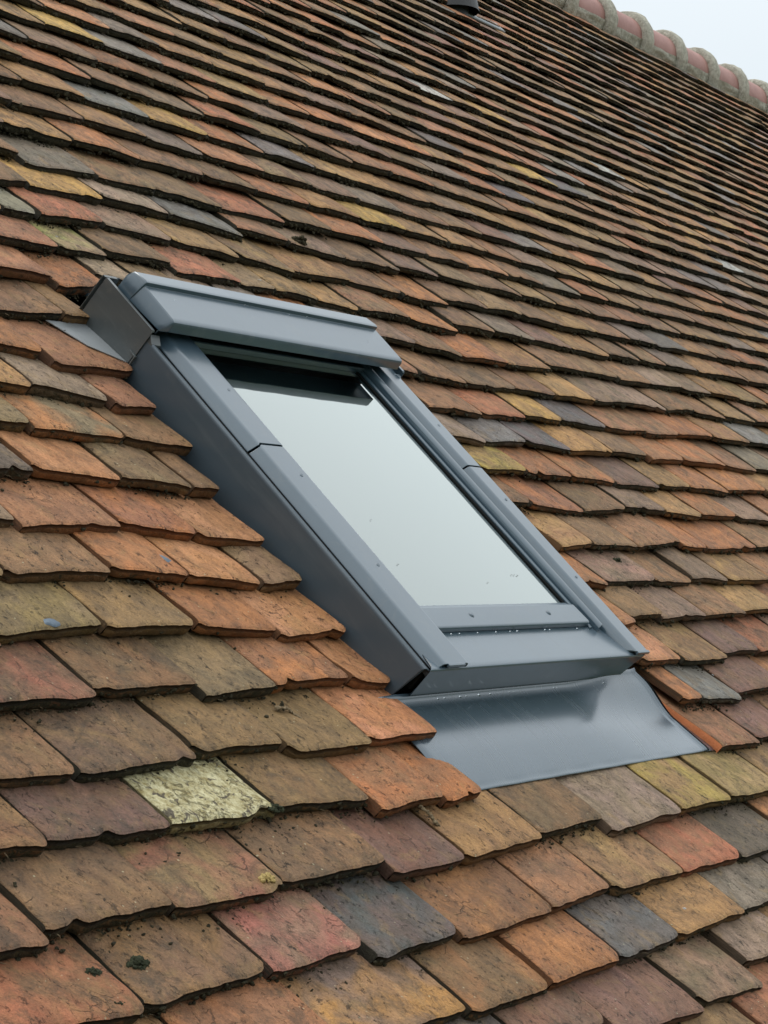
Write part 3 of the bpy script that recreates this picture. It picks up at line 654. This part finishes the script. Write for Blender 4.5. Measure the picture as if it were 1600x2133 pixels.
# hood over the top of the window
hu0, hu1 = .032, .580
m = MB()
prof = [(.7090, .0600), (.7096, .0715), (.7110, .0748), (.7140, .0764), (.7190, .0768), (.7800, .0775), (.7805, .0830), (.7850, .0838), (.8060, .0800), (.8130, .0700), (.8140, .0000)]
inn = [(.8120, .0000), (.8110, .0690), (.8050, .0785), (.7850, .0822), (.7790, .0760), (.7150, .0752), (.7100, .0732), (.7070, .0690), (.7035, .0610)]
L0 = [hu0 + (.0 if p[0] < .79 else -.001) for p in prof + inn]
m.prism(prof + [(.8110, .058), (.7106, .0598)], hu0, hu1, 'u'); hood = wp(m, 'hood', M_METAL, bev=.0005)
# pressed left end of the hood
m = MB()
ring0 = prof; cv, cn = .757, .045
ring1 = [(v + (.0010 if v < .73 else (-.001 if v > .80 else 0)), n - (.0020 if n > .06 else .001)) for v, n in prof]
ring2 = [(v + (.0080 if v < .73 else (-.006 if v > .80 else 0)), n - (.024 if n > .06 else .006)) for v, n in prof]
n = len(prof); vs = [(hu0 + .0003, v, h) for v, h in ring0] + [(hu0 - .0022, v, h) for v, h in ring1] + [(hu0 - .0100, v, h) for v, h in ring2]
m.add(vs, [(q * n + i, q * n + i + 1, (q + 1) * n + i + 1, (q + 1) * n + i) for q in (0, 1) for i in range(n - 1)] + [tuple(range(2 * n, 3 * n))] + [(q * n, (q + 1) * n, (q + 1) * n + n - 1, q * n + n - 1) for q in (0, 1)])
wp(m, 'hood_end', M_METAL, bev=.0010, seg=3)
m = MB(); pass
# under the hood: rail with a thin bright drip edge, and a black core whose colour stands in for the shadow behind
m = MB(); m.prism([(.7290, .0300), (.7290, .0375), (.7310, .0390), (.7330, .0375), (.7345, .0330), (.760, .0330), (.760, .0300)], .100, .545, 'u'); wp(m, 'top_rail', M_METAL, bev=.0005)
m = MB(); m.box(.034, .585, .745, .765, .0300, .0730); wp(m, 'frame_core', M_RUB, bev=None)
# tall plates of the head flashing at both sides
def plate(u, s, lab):
    m = MB(); t_ = .0016 * s
    def quad(pts, u0, u1):
        n = len(pts); m.add([(u0, v, h) for v, h in pts] + [(u1, v, h) for v, h in pts], [tuple(range(n)), tuple(range(n, 2 * n))[::-1]] + [(i, (i + 1) % n, n + (i + 1) % n, n + i) for i in range(n)])
    quad([(.716, -.050), (.716, .012), (.7135, .012), (.7135, .0520), (.7160, .0550), (.8200, .0540), (.8215, .0520), (.8215, -.050)], u - t_, u)
    quad([(.7140, .0525), (.7160, .0552), (.8205, .0542), (.8205, .0530), (.7165, .0535)], u - t_, u + .004 * s)       # folded top
    quad([(.8250, -.050), (.8250, .0535), (.8262, .0535), (.8262, -.050)], u - .004 * s, u + .030 * s)                 # back flange
    quad([(.8215, .0525), (.8215, .0540), (.8262, .0540), (.8262, .0525)], u - .003 * s, u + .022 * s)
    quad([(.7105, -.004), (.7105, .0140), (.7240, .0150), (.7240, .0125), (.7130, .0120), (.7125, -.004)], u - .0045 * s, u - .0005 * s)  # clip
    quad([(.7050, .034), (.7050, .0400), (.7160, .0480), (.7160, .034)], u + .0015 * s, u + .020 * s)
    wp(m, 'head_flashing_plate', M_DARKM if s > 0 else M_METAL, bev=.0005, label=lab)
plate(UL - .001, 1, 'tall dark plate at the upper left of the window'); plate(UR + .001, -1, 'small plate end behind the hood on the right')
m = MB(); m.prism([(.8130, -.02), (.8130, -.004), (.8600, -.006), (.930, -.030), (.930, -.034), (.8600, -.012), (.820, -.02)], .075, .66, 'u'); wp(m, 'head_flashing', M_METAL2)
# small tongue of flashing at the right upper corner
m = MB(); P = [(.606, .735), (.640, .705), (.664, .676), (.640, .680), (.612, .610), (.606, .610)]
m.add([(u, v, .026 + (u < .62) * .010) for u, v in P] + [(u, v, .0245 + (u < .62) * .010) for u, v in P], [tuple(range(6)), tuple(range(6, 12))[::-1]] + [(i, (i + 1) % 6, 6 + (i + 1) % 6, 6 + i) for i in range(6)])
wp(m, 'flashing_tongue', M_METAL)
# apron: dished sheet below the window lying on the tiles
vs, fs = [], []; NU, NV = 90, 46
for j in range(NV + 1):
    f = j / NV; v = -.0055 + f * (.1385 + .0055)
    for i in range(NU + 1):
        ue = .6840 - .050 * max(0, (v - .065) / .0735) ** 1.8; u = -.030 + (ue + .030) * (i / NU) ** .85
        w_ = 1 - min(1, max(0, (u - .43) / .13)); w_ = w_ * w_ * (3 - 2 * w_)                       # the dish fades out towards the right corner
        x = min(1, max(0, v) / .068); n = -.0150 + .0085 * (x * (2 - x)) 
        n += -.0078 * w_ * max(0, (v - .045) / .075) ** 1.5 + .0035 * (1 - w_) * max(0, (v - .055) / .08)
        if v > .122: x = min(1, (v - .122) / .0165); n += (.0062 + .0045 * w_) * (1 - math.sqrt(max(0, 1 - x * x)))      # cove up to the frame
        n += .0005 * noise.noise(Vector((u * 7, v * 9, 1.0)))
        sm = lambda x: x * x * (3 - 2 * x)
        wr = sm(min(1, max(0, (u - .36) / .31))) * (1 - sm(min(1, max(0, (v - .060) / .072)))); n = n * (1 - wr) + (-.0155 - .130 * max(0, v)) * wr
        if u < .012: n -= .10 * (.012 - u) ** 1.15
        if u > ue - .012: n += .0032 * math.sin(min(1, (u - ue + .012) / .0080) * math.pi) - .008 * max(0, (u - ue + .004) / .004)
        if v < .002: n -= .0006 * math.sin(u * 37) ** 2
        vs.append((u, v, n))
for j in range(NV):
    for i in range(NU): a = j * (NU + 1) + i; fs.append((a, a + 1, a + NU + 2, a + NU + 1))
o = mesh_obj('apron_flashing', vs, fs, M_METAL2, None); o.parent = win; o.matrix_parent_inverse = Matrix.Identity(4); o.matrix_local = WL
so_ = o.modifiers.new('solid', 'SOLIDIFY'); so_.thickness = .0016; so_.offset = -1
vs, fs = [], []
for j in range(25):
    v = -.0065 + .165 * j / 24; ue = .6840 - .050 * max(0, (v - .065) / .0735) ** 1.8
    base = -.0158 - .19 * max(0, v); topn = -.0155 - .155 * max(0, v)
    for (u, n) in ((ue - .002, topn - .003), (ue, base + .001), (ue + .012, base - .0005), (.730, base - .002)): vs.append((u, v, n))
for j in range(24):
    for i in range(3): a = j * 4 + i; fs.append((a, a + 1, a + 5, a + 4))
sv, sf = [], []
for j in range(41):
    v = -.0060 + .1420 * j / 40; ue = .6840 - .050 * max(0, (v - .065) / .0735) ** 1.8; zt = -.0155 - .130 * max(0, v)
    if v > .060: x_ = min(1, (v - .060) / .072); x_ = x_ * x_ * (3 - 2 * x_); zt = zt * (1 - x_) + -.0035 * x_
    for (du, dz) in ((-.0028, .0006), (-.0024, .0026), (-.0006, .0026), (-.0002, -.0020)): sv.append((ue + du, v, zt + dz))
for j in range(40):
    for i in range(3): a = j * 4 + i; sf.append((a, a + 1, a + 5, a + 4))
q_ = mesh_obj('seam', sv, sf, M_RUB, None); q_.parent = win; q_.matrix_parent_inverse = Matrix.Identity(4); q_.matrix_local = WL
o = mesh_obj('side_gutter', vs, fs, M_METAL2, None); o.parent = win; o.matrix_parent_inverse = Matrix.Identity(4); o.matrix_local = WL
so_ = o.modifiers.new('solid', 'SOLIDIFY'); so_.thickness = .0012; so_.offset = -1
# flap of lead tucked beside the upper left plate
vs = [(-.066, .803, -.014), (-.052, .790, -.014), (-.040, .746, -.0040), (.006, .716, .0005), (.011, .716, -.002), (.011, .804, -.012)]
m = MB(); k = len(vs); m.add(vs + [(a, b, c - .0012) for a, b, c in vs], [tuple(range(k)), tuple(range(k, 2 * k))[::-1]] + [(i, (i + 1) % k, k + (i + 1) % k, k + i) for i in range(k)])
wp(m, 'lead_flap', M_LEAD, bev=None, smooth=False)

# ------------------------------------------------------------------ ridge
def arch(mb, u0, u1, r0, r1, cy, cz, a0=-20, a1=200, seg=26, jit=0.0, steps=4, dr=None, seed=0):
    """half round shell round the ridge line, in roof axes turned back upright"""
    out, inn = [], []
    for s in range(steps + 1):
        f = s / steps; u = u0 + (u1 - u0) * f
        for i in range(seg + 1):
            a = math.radians(a0 + (a1 - a0) * i / seg)
            r = r1 + (dr(f) if dr else 0) + jit * noise.noise(Vector((math.cos(a) * 5 + seed, math.sin(a) * 5, u * 14)))
            out.append((u, cy + r * math.cos(a), cz + r * math.sin(a))); inn.append((u, cy + r0 * math.cos(a), cz + r0 * math.sin(a)))
    c, s_ = math.cos(PITCH), math.sin(PITCH)
    loc = lambda p: (p[0], p[1] * c + p[2] * s_, -p[1] * s_ + p[2] * c)
    n = seg + 1; k = len(out); vs = [loc(p) for p in out + inn]; fs = []
    for s in range(steps):
        for i in range(seg):
            a = s * n + i; fs.append((a, a + 1, a + n + 1, a + n)); fs.append((k + a, k + a + n, k + a + n + 1, k + a + 1))
    for s, fl in ((0, 1), (steps, 0)):
        for i in range(seg): a = s * n + i; q = (a, k + a, k + a + 1, a + 1); fs.append(q if fl else q[::-1])
    mb.add(vs, fs)
VR = 3.655
ry, rz = VR * math.cos(PITCH), VR * math.sin(PITCH)

CZ = rz - .045
for i in range(-24, 15):
    u0 = 5.82 + i * .350
    if u0 < -2.6 or u0 > 10.9: continue
    m = MB(); arch(m, u0 + .020, u0 + .350  , .075, .094, ry, CZ, -14, 194, 24, .0015, 4, seed=i)
    b = m.build('ridge_tile', M_RIDGE, roof, None, True) 
    m = MB(); arch(m, u0 - .040, u0 + .034, .075, .117, ry, CZ, -42, 222, 30, .0045, 6, lambda f: .009 * math.sin(f * math.pi), seed=i * 3.7)
    mc = m.build('mortar_collar', M_MORTAR, None, None, True); mc.parent = b; mc.matrix_basis = Matrix.Identity(4)
    m = MB(); arch(m, u0 + .034, u0 + .310, .065, .0985, ry, CZ, -44, -10, 8, .009, 8, seed=i * 1.3)
    arch(m, u0 + .034, u0 + .310, .065, .0985, ry, CZ, 190, 224, 8, .009, 8, seed=i * 2.3)
    mc = m.build('mortar_bedding', M_MORTAR, None, None, True); mc.parent = b; mc.matrix_basis = Matrix.Identity(4)

# back slope, gables and the house below
hs = roof
def wobj(mb, name, mat, parent): o = mb.build(name, mat, None, None, False); o.parent = parent; o.matrix_parent_inverse = ROOT_M.inverted(); o.matrix_basis = Matrix.Identity(4); return o
c, s = math.cos(PITCH), math.sin(PITCH)
y0, z0 = K0 * G * c, H0 + K0 * G * s; yr, zr = ry, H0 + rz
m = MB(); m.box(-2.45, 10.85, y0 + .25, 2 * yr - y0 - .25, 0, z0 - .02); wobj(m, 'wall', M_WALL, hs)
m = MB(); m.prism([(y0 + .3, z0 - .02), (2 * yr - y0 - .3, z0 - .02), (yr, zr - .22)], -2.44, 10.84, 'u'); wobj(m, 'gable_wall', M_WALL, hs)
m = MB(); m.prism([(yr + .02, zr - .05), (2 * yr - y0, z0), (2 * yr - y0, z0 - .08), (yr + .02, zr - .14)], -2.75, 11.15, 'u')
o = m.build('back_slope', simple('back_slope_tiles', (.13, .09, .06), (.27, .17, .11), 14), None, None, False); o.parent = hs; o.matrix_parent_inverse = ROOT_M.inverted(); o.matrix_basis = Matrix.Identity(4)
m = MB(); 
for i in range(13):
    a0_, a1_ = math.pi + math.pi * i / 12, 0
vs, fs = [], []
for u in (-2.75, 11.15):
    for r in (.06, .055):
        for i in range(13): a = math.pi + math.pi * i / 12; vs.append((u, y0 - .06 + r * math.cos(a), z0 - .03 + r * math.sin(a)))
for i in range(12): fs += [(i, i + 1, 26 + i + 1, 26 + i), (13 + i, 39 + i, 39 + i + 1, 13 + i + 1), (i, 13 + i, 14 + i, i + 1), (26 + i, 27 + i, 40 + i, 39 + i)]
fs += [(0, 26, 39, 13), (12, 25, 51, 38)]
gt = mesh_obj('eaves_gutter', vs, fs, M_PVC, hs, True); gt.matrix_parent_inverse = ROOT_M.inverted()
gm = MB(); gm.add([(-600, -600, 0), (600, -600, 0), (600, 600, 0), (-600, 600, 0)], [(0, 1, 2, 3)])
o = gm.build('ground', M_GRASS, None, None, False); o.matrix_world = Matrix.Identity(4); tag(o, 'grassy garden ground far below the roof', 'ground', kind='structure')

# ------------------------------------------------------------------ vent pipe near the ridge
vp = empty('vent_pipe', (3.485, 2.925, 0), label='short black vent pipe rising through the tiles below the ridge', cat='vent pipe')
def lathe_up(prof, seg=24):
    """surface of revolution about the world vertical, in roof axes"""
    vs, fs = [], []; c, s = math.cos(PITCH), math.sin(PITCH)
    for (r, z) in prof:
        for i in range(seg):
            a = 2 * math.pi * i / seg; x, y = r * math.cos(a), r * math.sin(a); vs.append((x, y * c + z * s, -y * s + z * c))
    for j in range(len(prof) - 1):
        for i in range(seg): fs.append((j * seg + i, j * seg + (i + 1) % seg, (j + 1) * seg + (i + 1) % seg, (j + 1) * seg + i))
    fs.append(tuple((len(prof) - 1) * seg + i for i in range(seg)))
    return vs, fs
v_, f_ = lathe_up([(.050, -.12), (.050, .40), (.054, .405), (.054, .47), (.046, .47), (.046, .41)]); mesh_obj('pipe', v_, f_, M_PIPE, vp)
v_, f_ = lathe_up([(.085, -.04), (.068, .05), (.056, .09), (.052, .10)]); mesh_obj('collar', v_, f_, M_PIPE, vp)
m = MB(); m.box(.00, .27, -.062, -.018, -.012, -.004); o = m.build('lead_slate', M_LEAD, vp)

# ------------------------------------------------------------------ small things lying on the roof
def surf(u, v):
    k = math.floor((v - .001) / G); best = -.0172 * (v - k * G) / G
    for q in (k - 1, k):
        for T in tiles:
            if T[0] == q and T[1] <= u < T[3]:
                v0 = q * G + T[2] + (T[4] - T[2]) * (u - T[1]) / (T[3] - T[1])
                if v >= v0 + .002: best = -.0172 * (v - v0) / G
    return best
def clump(name, u, v, r, mat, label, cat, n=60, group=None, flat=.5):
    base = Vector((u, v, surf(u, v))); C, Q = [], []
    for _ in range(n):
        a = rng.uniform(0, 2 * math.pi); d = rng.random() ** .6 * r
        C.append((d * math.cos(a), d * math.sin(a) * .6, .0008 + rng.random() * r * flat * (1 - d / r) - .2 * d * math.sin(a) * .6)); Q.append(rng.uniform(.10, .22) * r)
    o = blobs(C, Q, name, mat, None); o.matrix_world = ROOT_M @ Matrix.Translation(base); return tag(o, label, cat, group)
GM = 'small moss clumps on the lower tiles'
clump('moss_clump', -.684, -.120, .0115, M_MOSSG, 'largest dark green moss clump, on the brown tile at the lower left', 'moss', 70, GM)
clump('moss_clump', -.738, -.118, .0090, M_MOSSG, 'round moss clump at the joint left of the largest clump', 'moss', 50, GM)
clump('moss_clump', -.744, -.155, .0065, M_MOSSG, 'small moss clump near the bottom edge of the red tile', 'moss', 36, GM)
clump('moss_clump', .828, 1.142, .016, M_MOSS, 'dark tufted moss clump above the window hood', 'moss', 90, GM, .9)
clump('moss_clump', .942, .374, .010, M_MOSSG, 'moss clump below the riser right of the window', 'moss', 44, GM, .7)
clump('moss_clump', -.372, .004, .010, M_MOSSG, 'dark moss clump in the notch beside the lichen covered tile', 'moss', 50, GM)
clump('moss_clump', -.150, .155, .006, M_MOSS, 'tiny moss clump left of the tile end near the window corner', 'moss', 30, GM)
def lump(name, u, v, pts, rad, mat, label, cat, group=None, dn=.001):
    """small knobbly stalk along a bent line"""
    C, Q = [], []
    for (a, b, c_), (a2, b2, c2) in zip(pts, pts[1:]):
        for i in range(8):
            f = i / 8; C.append((a + (a2 - a) * f, b + (b2 - b) * f, c_ + (c2 - c_) * f + dn)); Q.append(rad * (1 - .35 * f))
    o = blobs(C, Q, name, mat, None, (1, 1, .8)); o.matrix_world = ROOT_M @ Matrix.Translation((u, v, surf(u, v))); return tag(o, label, cat, group)
lump('catkin', -.118, -.030, [(-.004, .012, .006), (-.002, .002, .008), (.004, -.010, .005), (.010, -.016, .002)], .0024, M_STICK, 'pale dry catkin lying below the half tile at the corner of the apron', 'catkin')
lump('leaf_litter', -.214, .134, [(-.014, .004, .002), (-.006, .001, .005), (.002, .002, .003), (.010, -.010, .002), (.014, -.014, .001)], .0022, M_STICK, 'brown curled leaf scrap on the olive tile left of the apron', 'leaf scrap')
lump('leaf_litter', -.224, .138, [(0, 0, .002), (.006, .004, .007), (.003, -.006, .003)], .0018, M_MOSS, 'dark crumb beside the curled leaf scrap', 'leaf scrap')
clump('bird_dropping', .233, -.226, .0050, M_WHITE, 'white grey bird dropping on the ochre tile at the lower right', 'bird dropping', 26, None, .35)
clump('bird_dropping', -.253, .655, .0050, simple('yellow_lichen_crust', (.45, .34, .12), (.60, .48, .22), 200), 'pale yellow lichen blob at the left edge', 'lichen', 24)
M_YL = simple('ochre_lichen', (.36, .24, .07), (.52, .40, .17), 160)
clump('lichen_crust', -.458, -.070, .010, M_YL, 'crusty ochre lichen on the right corner of the reddish tile below the lichen covered tile', 'lichen', 44, None, .22)
GP = 'tiny white flecks on the tiles'
for (u, v, l) in ((.101, .997, 'white fleck on the pinkish tile at the upper left'), (.913, .126, 'white fleck at the joint right of the apron'), (.961, 1.258, 'white fleck on the tile edge below the yellow tile'), (.569, .993, 'white fleck on the tile just above the hood')):
    clump('petal', u, v, .0034, M_WHITE, l, 'white fleck', 10, GP, .3)
def patch(u, v, pts, label):
    """flat crusty spot of grey cement on a tile"""
    b = MB(); n = 22; vs = []
    for i in range(n):
        a = 2 * math.pi * i / n; r = 1 + .22 * noise.noise(Vector((math.cos(a) * 2, math.sin(a) * 2, u * 30)))
        vs.append((pts[0] * r * math.cos(a) + pts[2] * math.sin(a), pts[1] * r * math.sin(a)))
    s0 = surf(u, v)
    S = lambda x, y: s0 - .215 * y + .0018
    top_ = [(x * .82, y * .82, S(x * .82, y * .82) + .0010) for x, y in vs]; bot = [(x, y, S(x, y) - .0006) for x, y in vs]
    b.v = top_ + bot + [(0, 0, S(0, 0) + .0012)]; b.f = [(i, (i + 1) % n, 2 * n) for i in range(n)] + [(n + i, n + (i + 1) % n, (i + 1) % n, i) for i in range(n)]
    o = b.build('cement_spot', M_SPOT, None); o.matrix_world = ROOT_M @ Matrix.Translation((u, v, 0)); tag(o, label, 'cement spot', 'grey spots on the tiles')
M_SPOT = simple('grey_cement_spot', (.085, .115, .150), (.15, .185, .22), 90, .7, .4, .001)
patch(-.244, .362, (.024, .013, -.008), 'larger grey oval spot on the orange tile left of the window')
patch(-.308, .388, (.014, .009, -.004), 'smaller grey spot on the orange tile left of the window')
patch(-.494, .262, (.011, .007, 0), 'grey spot at the lower edge of the olive tile at the left')
# water drops left by the rain
def drop(u, v, n, r, lab, grp):
    bm = bmesh.new(); bmesh.ops.create_uvsphere(bm, u_segments=12, v_segments=8, radius=r * .8)
    for w in bm.verts: w.co.z = max(w.co.z, -.25 * r) * .75
    me = bpy.data.meshes.new('water_drop'); bm.to_mesh(me); bm.free(); me.materials.append(M_WATER); me.polygons.foreach_set('use_smooth', [True] * len(me.polygons))
    o = bpy.data.objects.new('water_drop', me); col.objects.link(o); o.matrix_world = ROOT_M @ Matrix.Translation((u, v, n)); tag(o, lab, 'water drop', grp)
ORD = 'first second third fourth fifth sixth seventh eighth ninth tenth eleventh'.split(); kc = {}
for (u, r) in ((.082, .0021), (.097, .0019), (.134, .0024), (.149, .0015), (.180, .0028), (.208, .0021), (.257, .0014), (.268, .0012), (.378, .0016), (.387, .0016), (.523, .0019)):
    k_ = kc.setdefault('a', 0); kc['a'] += 1
    drop(u, .1245, -.0042, r, ORD[k_] + ' water drop from the left along the top of the apron sheet', 'water drops along the top of the apron')
for (u, r) in ((.154, .0018), (.174, .0015), (.219, .0015), (.266, .0018), (.303, .0016), (.322, .0022), (.399, .0023), (.412, .0018), (.492, .0019)):
    k_ = kc.setdefault('b', 0); kc['b'] += 1
    drop(u, .1945, .0322, r, ORD[k_] + ' water drop from the left in the row below the glass', 'water drops at the foot of the glass')
for (u, v, n, r) in ((.075, .760, .0776, .0012), (.245, .7785, .0785, .0018), (.257, .779, .0785, .0015), (.350, .776, .0778, .0016), (.395, .7785, .0785, .0017), (.52, .745, .0776, .0012)):
    k_ = kc.setdefault('c', 0); kc['c'] += 1
    drop(u, v, n, r, ORD[k_] + ' water drop from the left on the skylight hood', 'water drops on the hood')
for (u, v, l) in ((.445, .300, 'left speck of the row of three near the lower right of the glass'), (.452, .300, 'middle speck of the row of three near the lower right of the glass'), (.459, .299, 'right speck of the row of three near the lower right of the glass'), (.36, .285, 'lone black speck low on the glass left of the row of three'), (.20, .40, 'black speck by the left edge of the glass, halfway down'), (.172, .318, 'black speck close to the left edge low on the glass')):
    clump('dirt_speck', u, v, .0016, M_MOSS, l, 'dirt speck', 7, 'black specks on the glass', .3).location = ROOT_M @ Vector((u, v, .0302))
